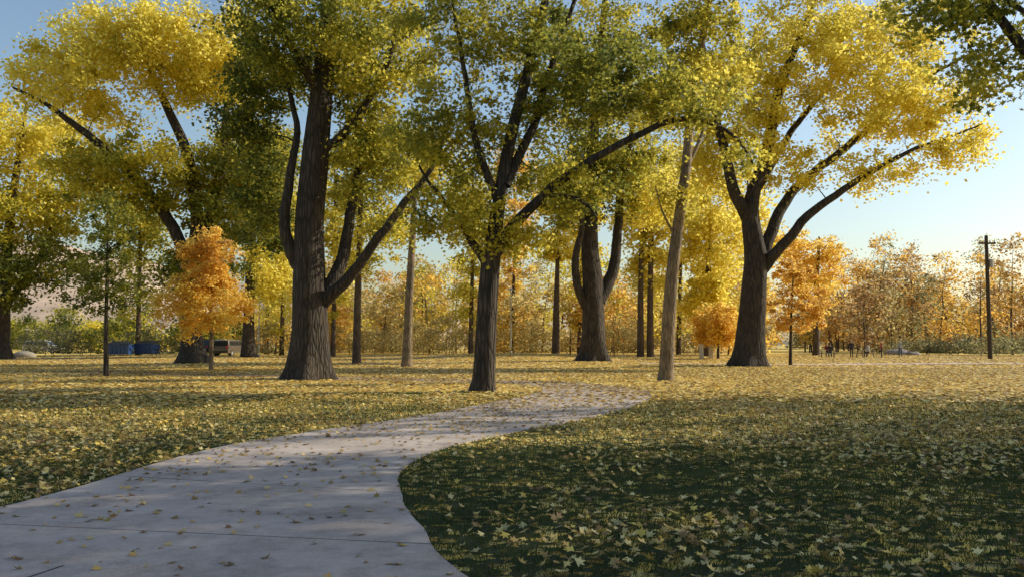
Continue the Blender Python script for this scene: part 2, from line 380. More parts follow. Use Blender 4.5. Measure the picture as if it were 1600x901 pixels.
def grass_mesh(n, y0, y1, h, w):
    x, y = scatter(n, y0, y1, 0.7, 2); k = ~in_path(x, y); x, y = x[k], y[k]; n = len(x)
    z = gh(x, y); a = rng.uniform(0, 2*np.pi, n); hh = h*rng.uniform(.5, 1.3, n); ww = w*rng.uniform(.7, 1.3, n)
    lx, ly = rng.normal(size=(2, n))*hh*0.45
    b = np.stack([x, y, z], 1); s = np.stack([np.cos(a)*ww, np.sin(a)*ww, 0*a], 1)
    V = np.stack([b-s, b+s, b+np.stack([lx, ly, hh], 1)], 1).reshape(-1, 3)
    g = rng.uniform(0, 1, (n, 1)); col = np.array([.015, .030, .005])*(1-g)+np.array([.055, .085, .013])*g
    return V, np.arange(n*3).reshape(n, 3), np.repeat(col, 3, 0)
ge = empty('grass', (0, 0, 0))
V, Fc, c = grass_mesh(260000, 3, 13, .045, .004); o = make_mesh('near_blades', V, Fc, GRASS, c); o.parent = ge
V, Fc, c = grass_mesh(160000, 13, 27, .045, .008); o = make_mesh('mid_blades', V, Fc, GRASS, c); o.parent = ge

# ------------------------------------------------------------------ trees
tree('cottonwood_tree', 35.5, [
 [(482, 596, 0, .92), (483, 570, 0, .84), (485, 520, 0, .76), (484, 460, 0, .72), (483, 350, 0, .60), (492, 250, 0, .55), (500, 170, 0, .48), (507, 100, .3, .4), (515, 20, .5, .3), (520, -80, .5, .2), (530, -180, .5, .08)],
 [(474, 425, 0, .30), (455, 395, -.2, .26), (443, 345, -.3, .22), (453, 270, -.3, .18), (466, 200, 0, .14), (452, 120, .3, .09)],
 [(500, 470, 0, .34), (528, 415, .4, .28), (548, 335, .9, .22), (562, 260, 1.2, .16), (585, 160, 1.5, .1)],
 [(498, 480, 0, .30), (535, 440, -.4, .24), (585, 380, -.8, .19), (640, 312, -1.2, .15), (672, 272, -1.5, .11), (705, 190, -1.5, .07)],
 [(500, 235, 0, .24), (540, 205, -.3, .18), (595, 110, -.8, .12), (620, 20, -1, .07)],
 [(500, 150, 0, .22), (460, 80, -1, .16), (420, 10, -1.6, .1)],
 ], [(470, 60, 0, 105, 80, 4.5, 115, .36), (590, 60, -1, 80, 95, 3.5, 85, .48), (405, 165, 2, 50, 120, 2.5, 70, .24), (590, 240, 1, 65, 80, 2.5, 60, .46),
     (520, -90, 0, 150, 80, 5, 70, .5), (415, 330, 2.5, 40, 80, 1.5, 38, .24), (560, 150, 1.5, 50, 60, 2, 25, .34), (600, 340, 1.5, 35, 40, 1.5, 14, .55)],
 leaf=.165, nper=140, cr=1.0)
tree('maple_tree', 27, [
 [(755, 616, 0, .40), (756, 595, 0, .35), (759, 520, 0, .325), (765, 430, 0, .31), (768, 398, 0, .29), (778, 330, 0, .22), (795, 230, .2, .2), (822, 120, .4, .17), (850, 10, .5, .13), (872, -100, .5, .07)],
 [(768, 405, 0, .22), (802, 352, -.2, .18), (850, 305, -.5, .15), (920, 245, -.8, .12), (1000, 205, -1, .1), (1080, 185, -1, .08), (1150, 212, -1, .05), (1185, 262, -1, .025)],
 [(762, 415, 0, .16), (735, 372, .3, .12), (700, 320, .6, .08), (655, 260, .8, .04)],
 [(780, 320, 0, .15), (745, 225, -.4, .11), (725, 120, -.8, .08), (700, 10, -1, .04)],
 [(790, 290, 0, .17), (828, 200, .6, .14), (868, 90, 1, .1), (905, -20, 1.2, .06)],
 [(850, 305, -.5, .08), (900, 310, -.8, .06), (930, 340, -1, .03)],
 ], [(715, 330, .4, 85, 52, 1.8, 56, .52), (700, 205, .5, 100, 80, 2.4, 95, .44), (870, 120, .6, 95, 100, 2.4, 95, .28), (740, 40, 0, 120, 70, 2.6, 100, .44),
     (960, 130, 0, 100, 70, 2.2, 75, .26), (1075, 160, -1, 80, 45, 1.5, 46, .44), (800, 375, .2, 60, 26, 1.2, 22, .62), (905, 300, -.3, 60, 36, 1.2, 30, .40),
     (830, 260, 1.2, 80, 60, 1.2, 34, .40), (830, -80, 0, 190, 70, 4, 45, .45), (1170, 255, -1, 30, 30, .8, 8, .5)],
 leaf=.165, nper=74, cr=.7, star=True, sides=24, flare=.35, twig=.008)
tree('cottonwood_tree', 64.5, [
 [(928, 568, 0, 1.1), (928, 552, 0, .95), (927, 500, 0, .86), (926, 440, 0, .78), (922, 390, 0, .66), (922, 330, 0, .55), (925, 240, 0, .45), (935, 120, 0, .33), (945, 0, 0, .2), (950, -60, 0, .1)],
 [(920, 490, 0, .36), (903, 445, -.6, .32), (900, 395, -.9, .27), (910, 340, -1, .2), (885, 255, -1, .13)],
 [(936, 470, 0, .5), (958, 425, .6, .44), (966, 370, 1, .36), (972, 280, 1, .3), (1000, 150, 1, .16)],
 ], [(930, 275, 0, 80, 60, 4, 85, .38), (970, 200, 0, 95, 75, 5, 95, .5), (1010, 300, 3, 55, 60, 4, 55, .85), (880, 310, 0, 50, 45, 3, 36, .55), (930, 70, 0, 120, 85, 5, 90, .44), (950, -60, 0, 120, 60, 5, 30, .4)],
 leaf=.25, nper=120, cr=1.4, twig=.02)
tree('slender_poplar_tree', 34.4, [
 [(1040, 596, 0, .34), (1041, 575, 0, .29), (1045, 500, 0, .27), (1051, 420, 0, .25), (1060, 350, 0, .23), (1073, 250, 0, .2), (1081, 150, 0, .17), (1098, 60, 0, .13), (1118, -40, 0, .08)],
 [(1070, 270, 0, .09), (1100, 200, .5, .07), (1130, 110, 1, .04)],
 [(1055, 370, 0, .06), (1035, 330, -.4, .04), (1025, 290, -.5, .02)],
 ], [(1090, 40, 0, 80, 55, 2.3, 52, .52), (1060, 120, 0, 55, 50, 1.5, 30, .52), (1130, -60, 0, 90, 60, 2.5, 30, .5), (1050, 300, 0, 38, 65, 1, 13, .65), (1140, 110, .8, 35, 40, 1, 16, .65)],
 leaf=.16, nper=100, cr=.85, bark=BARK_P, sides=18, flare=.25)
tree('cottonwood_tree', 53, [
 [(1172, 575, 0, 1.08), (1172, 558, 0, .92), (1175, 500, 0, .80), (1180, 430, 0, .72), (1180, 395, 0, .68), (1172, 335, 0, .52), (1180, 290, 0, .42), (1200, 230, 0, .36), (1213, 160, 0, .3), (1232, 100, 0, .24), (1262, 30, 0, .18), (1290, -60, 0, .08)],
 [(1170, 345, 0, .42), (1143, 295, -.5, .36), (1130, 240, -.8, .3), (1112, 160, -1, .2), (1100, 70, -1, .1)],
 [(1190, 405, 0, .42), (1212, 350, .5, .36), (1240, 305, .9, .3), (1310, 250, 1.5, .24), (1390, 180, 2, .18), (1450, 130, 2, .13), (1515, 92, 2, .07)],
 [(1192, 420, 0, .38), (1222, 385, -.7, .32), (1262, 340, -1.2, .27), (1330, 292, -2, .2), (1410, 250, -2.5, .13), (1470, 225, -2.5, .09), (1535, 200, -2.5, .04)],
 [(1180, 300, 0, .3), (1200, 260, 1.5, .26), (1250, 180, 2.5, .18), (1330, 80, 3, .1)],
 ], [(1150, 170, 0, 75, 95, 4, 85, .8), (1250, 80, 0, 105, 85, 5, 115, .87), (1350, 160, 0, 85, 75, 4, 72, .92), (1455, 160, 0, 95, 60, 2.5, 50, .95), (1500, 230, -2.5, 60, 30, 1.2, 18, .95),
     (1400, 55, 1, 120, 60, 3.5, 66, .84), (1105, 260, 2, 50, 55, 3, 38, .9), (1230, 260, 0, 55, 45, 3, 22, .87), (1290, -70, 0, 150, 60, 5, 30, .6), (1360, 265, -1.5, 65, 32, 1.5, 16, .92)],
 leaf=.235, nper=110, cr=1.15, twig=.018)
tree('cottonwood_tree', 59, [
 [(300, 570, 0, 1.05), (300, 552, 0, .8), (299, 500, 0, .62), (298, 430, 0, .52), (308, 340, 0, .45), (292, 240, 0, .36), (262, 170, 0, .28), (232, 100, 0, .18), (205, 20, 0, .08)],
 [(298, 440, 0, .46), (275, 360, -.6, .4), (215, 280, -1, .34), (150, 220, -1.5, .26), (90, 172, -2, .16), (30, 140, -2, .07)],
 [(299, 460, 0, .46), (325, 345, 1, .38), (345, 250, 1.6, .32), (352, 150, 2, .22), (340, 40, 2, .1)],
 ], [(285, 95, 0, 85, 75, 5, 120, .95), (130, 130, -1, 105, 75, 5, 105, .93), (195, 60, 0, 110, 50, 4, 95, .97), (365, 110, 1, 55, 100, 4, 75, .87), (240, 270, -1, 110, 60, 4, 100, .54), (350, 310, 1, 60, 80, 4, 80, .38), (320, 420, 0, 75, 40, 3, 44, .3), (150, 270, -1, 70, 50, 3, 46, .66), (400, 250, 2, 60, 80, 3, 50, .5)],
 leaf=.26, nper=115, cr=1.25, twig=.02)
tree('cottonwood_tree', 76, [
 [(4, 562, 0, .75), (5, 530, 0, .55), (8, 450, 0, .48), (15, 350, 0, .38), (30, 240, 0, .26), (42, 160, 0, .1)],
 [(7, 480, 0, .36), (40, 430, 1, .28), (72, 380, 1.5, .2), (92, 300, 2, .1)], [(10, 420, 0, .3), (-40, 330, 0, .2), (-70, 230, 0, .1)],
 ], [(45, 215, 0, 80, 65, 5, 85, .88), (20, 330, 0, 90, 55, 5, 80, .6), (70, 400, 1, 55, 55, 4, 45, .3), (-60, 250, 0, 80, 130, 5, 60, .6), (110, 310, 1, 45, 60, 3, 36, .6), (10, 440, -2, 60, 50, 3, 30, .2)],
 leaf=.32, nper=100, cr=1.5, twig=.025)
tree('young_maple_tree', 38, [[(166, 590, 0, .12), (166, 500, 0, .085), (168, 400, 0, .06), (168, 310, 0, .02)]],
 [(166, 445, 0, 68, 55, 1.8, 110, .26), (168, 350, 0, 45, 60, 1.3, 70, .28)], leaf=.14, nper=44, cr=.45, sides=10, flare=.2, twig=.009, zmin=1.9)
tree('young_orange_maple_tree', 46, [[(330, 580, 0, .13), (330, 500, 0, .1), (328, 430, 0, .06), (325, 370, 0, .02)]],
 [(320, 480, 0, 76, 50, 2.3, 140, .94), (325, 410, 0, 44, 58, 1.4, 85, .7)], leaf=.17, nper=80, cr=.55, key='o', sides=10, flare=.2, twig=.008, bark=BARK_P, zmin=1.9)
tree('cottonwood_tree', 82, [[(388, 559, 0, .75), (389, 500, 0, .5), (392, 400, 0, .42), (400, 300, 0, .3), (410, 200, 0, .1)]],
 [(400, 330, 0, 55, 85, 4, 90, .5), (375, 250, 0, 45, 60, 4, 50, .6), (425, 430, 0, 45, 50, 3, 50, .9), (440, 250, 0, 40, 60, 3, 40, .4)], leaf=.32, nper=90, cr=1.4, twig=.025, sides=14)
tree('poplar_tree', 61, [[(557, 568, 0, .33), (559, 450, 0, .23), (563, 350, 0, .2), (565, 230, 0, .1)]],
 [(560, 270, 0, 50, 80, 3, 66, .58), (555, 390, 0, 34, 50, 1.5, 22, .78)], leaf=.25, nper=85, cr=1.1, twig=.015, sides=12, flare=.3, bark=BARK_D)
tree('poplar_tree', 53, [[(636, 573, 0, .34), (638, 500, 0, .26), (643, 400, 0, .23), (648, 300, 0, .17), (655, 190, 0, .08)]],
 [(650, 250, 0, 50, 65, 2.5, 60, .6), (615, 365, 0, 38, 50, 1.5, 22, .82)], leaf=.23, nper=85, cr=1, twig=.015, sides=12, flare=.3, bark=BARK_P)
tree('poplar_tree', 93, [[(868, 555, 0, .45), (870, 450, 0, .3), (873, 330, 0, .12)]],
 [(868, 375, 0, 30, 32, 2, 36, .9), (872, 320, 0, 25, 30, 2, 22, .6)], leaf=.34, nper=75, cr=1.1, twig=.02, sides=10, flare=.3, bark=BARK_D)
tree('yellow_poplar_tree', 85, [[(1105, 556, 0, .42), (1106, 450, 0, .3), (1110, 290, 0, .1)]],
 [(1112, 370, 0, 50, 95, 4, 130, 1.0), (1100, 460, 0, 45, 45, 3, 50, 1.0)], leaf=.34, nper=95, cr=1.3, twig=.02, sides=10, flare=.3, bark=BARK_D)
for uu, vv in ((1001, 553), (1016, 552)):
    tree('poplar_tree', 82, [[(uu, vv, 0, .36), (uu, 450, 0, .27), (uu+3, 330, 0, .18), (uu+6, 250, 0, .08)]],
     [(uu, 320, 0, 45, 85, 3, 60, .92), (uu+5, 430, 1, 34, 36, 2, 16, .95)], leaf=.33, nper=85, cr=1.3, twig=.02, sides=10, flare=.3, bark=BARK_D)
tree('small_orange_maple_tree', 76, [[(1122, 562, 0, .13), (1122, 500, 0, .07), (1122, 475, 0, .03)]],
 [(1122, 508, 0, 41, 34, 2.3, 110, .82)], leaf=.25, nper=80, cr=.7, key='o', twig=.015, sides=8, flare=.2, zmin=1.5)
tree('young_maple_tree', 56, [[(1235, 572, 0, .12), (1236, 500, 0, .08), (1240, 420, 0, .03)]],
 [(1248, 480, 0, 50, 42, 2, 90, .62), (1242, 430, 0, 34, 28, 1.4, 34, .6)], leaf=.19, nper=52, cr=.5, key='o', twig=.012, sides=8, flare=.2, zmin=1.8)
tree('yellow_poplar_tree', 95, [[(1275, 552, 0, .4), (1276, 450, 0, .28), (1280, 370, 0, .1)]],
 [(1285, 415, 0, 40, 50, 3, 46, .95), (1230, 390, 2, 40, 45, 3, 40, 1.0)], leaf=.35, nper=80, cr=1.3, key='o', twig=.02, sides=10, flare=.3, bark=BARK_D)
# taller yellowing trees standing in the middle distance
for (u, vb, top, d, w, t, k_) in ((440, 556, 250, 96, 42, .9, 'g'), (520, 555, 240, 88, 45, .65, 'g'), (735, 555, 250, 90, 42, .65, 'g'), (800, 553, 200, 104, 45, .8, 'o'), (905, 555, 280, 98, 36, .9, 'g'), (1060, 554, 220, 96, 50, 1.0, 'g'), (1165, 554, 270, 92, 45, 1.0, 'g'), (215, 556, 320, 94, 50, .45, 'g')):
    tree('cottonwood_tree', d, [[(u, vb, 0, .28), (u+2, 470, 0, .22), (u+4, 380, 0, .18), (u+3, top, 0, .08)]],
      [(u, (top+390)/2, 0, w, (390-top)/2+10, 3.2, 60, t), (u+10, 400, 0, w*.8, 35, 2.4, 14, min(1, t+.1)), (u-5, 470, 0, w*.7, 50, 2.4, 14, min(1, t+.1))], leaf=.36, nper=78, cr=1.5, key=k_, twig=.025, sides=10, flare=.3, bark=BARK_D)
# overhanging maple whose trunk stands just right of the view
tree('maple_tree', 14, [
 [(1880, 700, 0, .42), (1878, 640, 0, .36), (1870, 400, 0, .33), (1850, 200, 0, .3), (1830, 0, 0, .25), (1820, -300, 0, .15), (1810, -600, 0, .05)],
 [(1850, 230, 0, .2), (1740, 180, 0, .16), (1660, 140, 0, .12), (1600, 70, 0, .09), (1560, 10, 0, .07), (1520, -60, 0, .04)],
 [(1690, 150, 0, .08), (1610, 30, .8, .05), (1480, -30, 1, .03)],
 ], [(1480, 10, 0, 85, 50, 1.1, 40, .45), (1530, 120, .3, 45, 60, .8, 18, .5), (1640, 60, 0, 80, 90, 1.5, 26, .45), (1560, -150, 0, 160, 90, 2, 50, .4), (1820, -150, 0, 220, 200, 3.2, 130, .45), (1800, -450, 0, 200, 150, 3, 60, .45)],
 leaf=.125, nper=50, cr=.5, star=True, sides=20, flare=.35, twig=.006)
# shade trees outside the right edge (source of the foreground shade)
for (x, y, h, w, n) in ((24, 6, 20, 6, 105), (25, 15, 22, 5.5, 115), (26.5, 25, 24, 6, 105), (36, 11, 23, 6.5, 110), (35, 20.5, 24, 6.5, 115), (15, -4, 17, 5.5, 85), (46, 27, 24, 6, 80)):
    tb = Tubes(); fo = Foliage()
    gen_tree(tb, fo, x, y, h, w, .5, 'g', leaf=.32, ncl=n, nper=80, cr=1.35, low=.18, r0=.45)
    e = empty('shade_tree', (x, y, 0)); a = tb.obj('trunk_and_branches', BARK, (x, y, 0)); b = fo.obj('foliage', None, (x, y, 0)); a.parent = e; b.parent = e

# distant tree line
tb = Tubes(); fo = Foliage()
def ux(u, d): return (u-800)/F*d
for i in range(60):      # centre, tan and orange
    u = rng.uniform(395, 1230); d = rng.uniform(98, 150)
    gen_tree(tb, fo, ux(u, d), d, rng.uniform(7, 13)*d/118, rng.uniform(2.6, 4), rng.choice([.6, .75, .9, .4]), rng.choice(['o', 'o', 'b', 'b']), leaf=.4, ncl=32, nper=38, low=.08)
for i in range(16):
    u = rng.uniform(400, 1150); d = rng.uniform(105, 130)
    gen_tree(tb, fo, ux(u, d), d, rng.uniform(9, 15), 2.8, rng.choice([.95, .6]), 'g', leaf=.42, ncl=28, nper=36, low=.15)
for i in range(72):      # right, brownish
    u = rng.uniform(1260, 1950); d = rng.uniform(98, 150)
    gen_tree(tb, fo, ux(u, d), d, rng.uniform(7.5, 16)*d/108, rng.uniform(1.8, 3.2), rng.choice([.15, .35, .55, .7]), rng.choice(['o', 'o', 'b']), leaf=.36, ncl=34, nper=34, low=.12, cr=1.1, multi=int(rng.integers(1, 4)))
for i in range(40):      # left, green and yellow
    u = rng.uniform(-400, 420); d = rng.uniform(95, 150)
    gen_tree(tb, fo, ux(u, d), d, rng.uniform(3, 6)*d/110, rng.uniform(2.5, 4), rng.choice([.1, .2, .4, .95]), 'g', leaf=.4, ncl=28, nper=38, low=.08)
for i in range(100):      # hedge row behind everything
    u = rng.uniform(-500, 2100); d = rng.uniform(160, 190)
    gen_tree(tb, fo, ux(u, d), d, rng.uniform(7, 12) if u > 400 else rng.uniform(3, 5), 4.5, rng.choice([.4, .6, .8]), rng.choice(['b', 'o']) if u > 380 else 'g', leaf=.65, ncl=22, nper=36, low=.02, cr=1.9)
e = empty('distant_trees', (0, 110, 0)); a = tb.obj('trunks_and_branches', BARK_D, (0, 110, 0)); b = fo.obj('foliage', None, (0, 110, 0)); a.parent = e; b.parent = e
# bushes
tb = Tubes(); fo = Foliage()
for (u, d, h, w, t) in ((705, 92, 5, 3, .8), (660, 96, 3.6, 3, .7), (745, 97, 3.8, 2.6, .6), (960, 94, 4, 2.6, .7), (990, 98, 3.4, 2.4, .5), (500, 98, 3.6, 3, .6), (590, 100, 3.2, 3, .5), (430, 96, 3.2, 3, .6), (835, 100, 3.4, 3, .6), (1060, 98, 3, 2.4, .5), (80, 92, 3, 4, .2), (130, 95, 2.6, 4, .1), (250, 95, 3, 4, .2), (1480, 96, 1.9, 3, .1), (1420, 98, 1.5, 3, .1), (1550, 90, 2, 3, .1), (1600, 92, 2.2, 3, .15), (545, 103, 3, 3, .7), (630, 104, 3, 3, .6), (790, 106, 3, 3, .8), (890, 105, 3, 3, .7)):
    gen_tree(tb, fo, ux(u, d), d, h, w, t, 'b', leaf=.22, ncl=46, nper=48, cr=.8, low=.08, r0=.05, multi=3)
e = empty('bushes', (0, 95, 0)); a = tb.obj('stems', BARK_D, (0, 95, 0)); b = fo.obj('foliage', None, (0, 95, 0)); a.parent = e; b.parent = e

# ------------------------------------------------------------------ hill
xs = np.linspace(-1700, 300, 80); ys = np.linspace(900, 1700, 24); X, Y = np.meshgrid(xs, ys)
Zh = 165*np.exp(-((X+860)/370)**2)*np.clip((Y-900)/400, 0, 1)+60*np.exp(-((X+300)/260)**2)*np.clip((Y-900)/400, 0, 1)
Zh += (value_noise(X.ravel(), Y.ravel(), 90, 9).reshape(X.shape)-.5)*30*np.clip((Y-900)/200, 0, 1)-1
V = np.stack([X, Y, Zh], -1).reshape(-1, 3); nx = 80
i, j = np.meshgrid(np.arange(23), np.arange(79), indexing='ij'); Fh = np.stack([i*nx+j, i*nx+j+1, (i+1)*nx+j+1, (i+1)*nx+j], -1).reshape(-1, 4)
make_mesh('hill', V, Fh, simple_mat('dry_grass_hill', (0.50, 0.37, 0.27), .95, scale=.02), smooth=True)

# ------------------------------------------------------------------ small objects
def bm_box(bm, x0, x1, y0, y1, z0, z1, mi=0, taper=(0, 0)):
    tx, ty = taper
    vs = [bm.verts.new(q) for q in ((x0, y0, z0), (x1, y0, z0), (x1, y1, z0), (x0, y1, z0), (x0+tx, y0+ty, z1), (x1-tx, y0+ty, z1), (x1-tx, y1-ty, z1), (x0+tx, y1-ty, z1))]
    for f in ((0, 3, 2, 1), (4, 5, 6, 7), (0, 1, 5, 4), (1, 2, 6, 5), (2, 3, 7, 6), (3, 0, 4, 7)):
        fc = bm.faces.new([vs[k] for k in f]); fc.material_index = mi
def bm_cyl(bm, c, axis, r, L, mi=0, seg=16, r2=None):
    q = {'x': Matrix.Rotation(math.pi/2, 4, 'Y'), 'y': Matrix.Rotation(math.pi/2, 4, 'X'), 'z': Matrix.Identity(4)}[axis]
    g = bmesh.ops.create_cone(bm, cap_ends=True, segments=seg, radius1=r, radius2=r if r2 is None else r2, depth=L, matrix=Matrix.Translation(c) @ q)
    for f in {f for v in g['verts'] for f in v.link_faces}: f.material_index = mi
def finish(bm, name, mats, loc, rot=0, bevel=0.0):
    me = bpy.data.meshes.new(name); bmesh.ops.recalc_face_normals(bm, faces=bm.faces); bm.to_mesh(me); bm.free()
    for q in mats: me.materials.append(q)
    o = link(bpy.data.objects.new(name, me)); o.location = loc; o.rotation_euler = (0, 0, rot)
    if bevel:
        b = o.modifiers.new('bevel', 'BEVEL'); b.width = bevel; b.segments = 2
    return o
M_BLUE = simple_mat('blue_paint', (0.02, 0.06, 0.20), .5); M_BLACK = simple_mat('black_rubber', (0.015, 0.015, 0.015), .7)
M_GLASS = simple_mat('dark_glass', (0.02, 0.025, 0.03), .08); M_CAR = simple_mat('tan_car_paint', (0.16, 0.13, 0.10), .3, .3, .05); M_CAR2 = simple_mat('dark_car_paint', (0.03, 0.035, 0.045), .3, .3, .05)
M_STEEL = simple_mat('galvanised_steel', (0.38, 0.38, 0.37), .5, .6, .1); M_RED = simple_mat('red_lens', (0.4, 0.02, 0.02), .3); M_WHITE = simple_mat('white_lens', (0.8, 0.8, 0.75), .3)
M_WOOD = simple_mat('weathered_wood', (0.30, 0.25, 0.19), .85); M_DWOOD = simple_mat('dark_pole_wood', (0.05, 0.035, 0.025), .9); M_ROCK = simple_mat('rock', (0.30, 0.26, 0.22), .9, scale=2)
M_POST = simple_mat('pale_post', (0.55, 0.5, 0.42), .8)
def dumpster(x, y, rot):
    bm = bmesh.new()
    bm_box(bm, -1.0, 1.0, -.7, .7, .18, 1.15, 0, taper=(-.06, -.08))
    bm_box(bm, -1.1, 1.1, -.82, .82, 1.153, 1.22, 0)
    for s in (-1, 1):
        vs = [bm.verts.new(q) for q in ((s*.02, -.8, 1.225), (s*1.08, -.8, 1.225), (s*1.08, .8, 1.5), (s*.02, .8, 1.5), (s*.02, -.8, 1.27), (s*1.08, -.8, 1.27), (s*1.08, .8, 1.55), (s*.02, .8, 1.55))]
        for f in ((0, 3, 2, 1), (4, 5, 6, 7), (0, 1, 5, 4), (1, 2, 6, 5), (2, 3, 7, 6), (3, 0, 4, 7)): bm.faces.new([vs[k] for k in f]).material_index = 1
        bm_box(bm, *sorted((s*1.07, s*1.2)), -.5, .5, .7, .88, 0)
        for yy in (-.5, .5): bm_cyl(bm, (s*.8, yy, .09), 'x', .09, .07, 1)
    for k in (-.6, -.2, .2, .6): bm_box(bm, k-.03, k+.03, -.82, -.76, .3, 1.1, 0)
    finish(bm, 'blue_dumpster', [M_BLUE, M_BLACK], (x, y, gh(x, y)), rot, .015)
dumpster(ux(190, 89), 89, .1); dumpster(ux(231, 91), 91, -.05)
def car(name, x, y, rot, paint, van=False):
    bm = bmesh.new(); W = .92
    prof = [(-2.3, .35), (-2.33, .75), (-2.22, 1.05), (-2.0, 1.65), (-1.7, 1.74), (.3, 1.72), (.65, 1.6), (1.15, 1.1), (2.05, .98), (2.3, .8), (2.32, .35)]
    secs = []
    for yy in (-W, -W*.98, 0, W*.98, W):
        r = []
        for (px, pz) in prof:
            k = max(0, pz-1.05)*0.28; w = yy*(1-k); r.append(bm.verts.new((px, w, pz)))
        secs.append(r)
    for a, b in zip(secs[:-1], secs[1:]):
        for k in range(len(prof)-1): bm.faces.new((a[k], a[k+1], b[k+1], b[k]))
        bm.faces.new((a[-1], a[0], b[0], b[-1]))
    bm.faces.new(secs[0]); bm.faces.new(secs[-1][::-1])
    def panel(pts):
        f = bm.faces.new([bm.verts.new(q) for q in pts]); f.material_index = 1
    panel([(-2.235, -.78, 1.1), (-2.235, .78, 1.1), (-2.035, .66, 1.58), (-2.035, -.66, 1.58)])
    panel([(1.145, -.76, 1.14), (1.145, .76, 1.14), (.70, .68, 1.56), (.70, -.68, 1.56)])
    for s in (-1, 1):
        y0 = s*(W*.985+.012); y1 = s*(W*.86+.012)
        for (a, b, c, d_) in ((-1.95, -.95, -.95, -1.82), (-.88, .05, .05, -.88), (.12, 1.0, .55, .12)):
            panel([(a, y0, 1.12), (b, y0, 1.12), (c, y1, 1.58), (d_, y1, 1.58)])
        for px in (-1.45, 1.45):
            bm_cyl(bm, (px, s*.82, .34), 'y', .34, .24, 2, 24); bm_cyl(bm, (px, s*.945, .34), 'y', .19, .02, 3, 16)
        bm_box(bm, -2.36, -2.29, *sorted((s*.66, s*.86)), .85, 1.1, 4)
        bm_box(bm, 2.27, 2.34, *sorted((s*.5, s*.84)), .72, .88, 5)
        bm_box(bm, .85, 1.0, *sorted((s*.93, s*1.08)), 1.1, 1.24, 0)
    bm_box(bm, -2.42, -2.33, -.85, .85, .4, .58, 2); bm_box(bm, 2.32, 2.42, -.85, .85, .35, .55, 2)
    finish(bm, name, [paint, M_GLASS, M_BLACK, M_STEEL, M_RED, M_WHITE], (x, y, gh(x, y)), rot, .02)
car('parked_car', ux(362, 90), 90, math.radians(80), M_CAR); car('parked_car', ux(338, 96), 96, math.radians(70), M_CAR2)
car('parked_car', ux(70, 112), 112, math.radians(5), simple_mat('white_car_paint', (.5, .5, .5), .3, 0, .05))
def lamp(x, y, h):
    bm = bmesh.new(); bm_cyl(bm, (0, 0, .15), 'z', .16, .3, 0); bm_cyl(bm, (0, 0, h/2+.3), 'z', .07, h-.6, 0, r2=.045)
    bm_cyl(bm, (0, 0, h+.04), 'z', .08, .1, 0); bm_box(bm, -.28, .28, -.13, .13, h+.09, h+.2, 0, taper=(.05, .04)); bm_box(bm, -.22, .22, -.1, .1, h+.05, h+.088, 1)
    finish(bm, 'street_lamp', [M_STEEL, M_WHITE], (x, y, gh(x, y)))
lamp(ux(798, 88), 88, 6.5); lamp(ux(405, 86), 86, 5.4)
bm = bmesh.new(); bm_cyl(bm, (0, 0, 5.5), 'z', .2, 11.2, 0, r2=.14); bm_box(bm, -.75, .75, -.2, -.1, 10.3, 10.45, 0)
for k in (-.65, -.25, .25, .65): bm_cyl(bm, (k, -.15, 10.54), 'z', .05, .18, 1)
bm_cyl(bm, (.35, 0, 8.6), 'z', .2, .7, 1)
finish(bm, 'utility_pole', [M_DWOOD, M_STEEL], (ux(1545, 76), 76, -.1))
def post(x, y):
    bm = bmesh.new(); bm_box(bm, -.17, .17, -.17, .17, 0, 1.25, 0); bm_box(bm, -.2, .2, -.2, .2, 1.253, 1.33, 0); bm_box(bm, -.16, .16, -.16, .16, 1.333, 1.42, 0, taper=(.1, .1))
    finish(bm, 'stone_post', [M_POST], (x, y, gh(x, y)-.02), 0, .012)
post(ux(1095, 76), 76); post(ux(1110, 77), 77)
def boulder(x, y, s, seed):
    bm = bmesh.new(); bmesh.ops.create_icosphere(bm, subdivisions=4, radius=1); r = np.random.default_rng(seed); k = r.normal(size=(6, 3))*2.0; ph = r.uniform(0, 6, 6)
    for v in bm.verts:
        n = sum(math.sin(float(np.dot(k[i], v.co))+ph[i]) for i in range(6))*.06; v.co *= 1+n; v.co = Vector((v.co.x*s[0], v.co.y*s[1], max(v.co.z, -.4)*s[2]))
    for f in bm.faces: f.smooth = True
    finish(bm, 'boulder', [M_ROCK], (x, y, s[2]*.3))
boulder(ux(38, 84), 84, (1.1, .8, .45), 1); boulder(ux(1400, 96), 96, (1.6, 1.0, .5), 2); boulder(ux(1425, 92), 92, (.7, .5, .35), 3)
def picnic(x, y, rot):
    bm = bmesh.new()
    for k in range(5): bm_box(bm, -.92, .92, -.37+k*.15, -.37+k*.15+.14, .72, .76, 0)
    for s in (-1, 1):
        for k in (0, 1): bm_box(bm, -.92, .92, s*.66+k*.14-.14, s*.66+k*.14-.01, .42, .46, 0)
        bm_box(bm, s*.65-.04, s*.65+.04, -.76, .76, .36, .418, 0); bm_box(bm, s*.65-.04, s*.65+.04, -.36, .36, .66, .717, 0)
        for t in (-1, 1):
            vs = []
            for dx in (-.035, .035):
                for (yy, zz) in ((t*.62, 0), (t*.74, 0), (t*.3, .66), (t*.18, .66)): vs.append(bm.verts.new((s*.57+dx, yy, zz)))
            for f in ((0, 1, 2, 3), (4, 7, 6, 5), (0, 4, 5, 1), (1, 5, 6, 2), (2, 6, 7, 3), (3, 7, 4, 0)): bm.faces.new([vs[q] for q in f])
    finish(bm, 'picnic_table', [M_WOOD], (x, y, gh(x, y)), rot, .006)
picnic(ux(1350, 84), 84, .15); picnic(ux(1292, 84), 84, -.3)

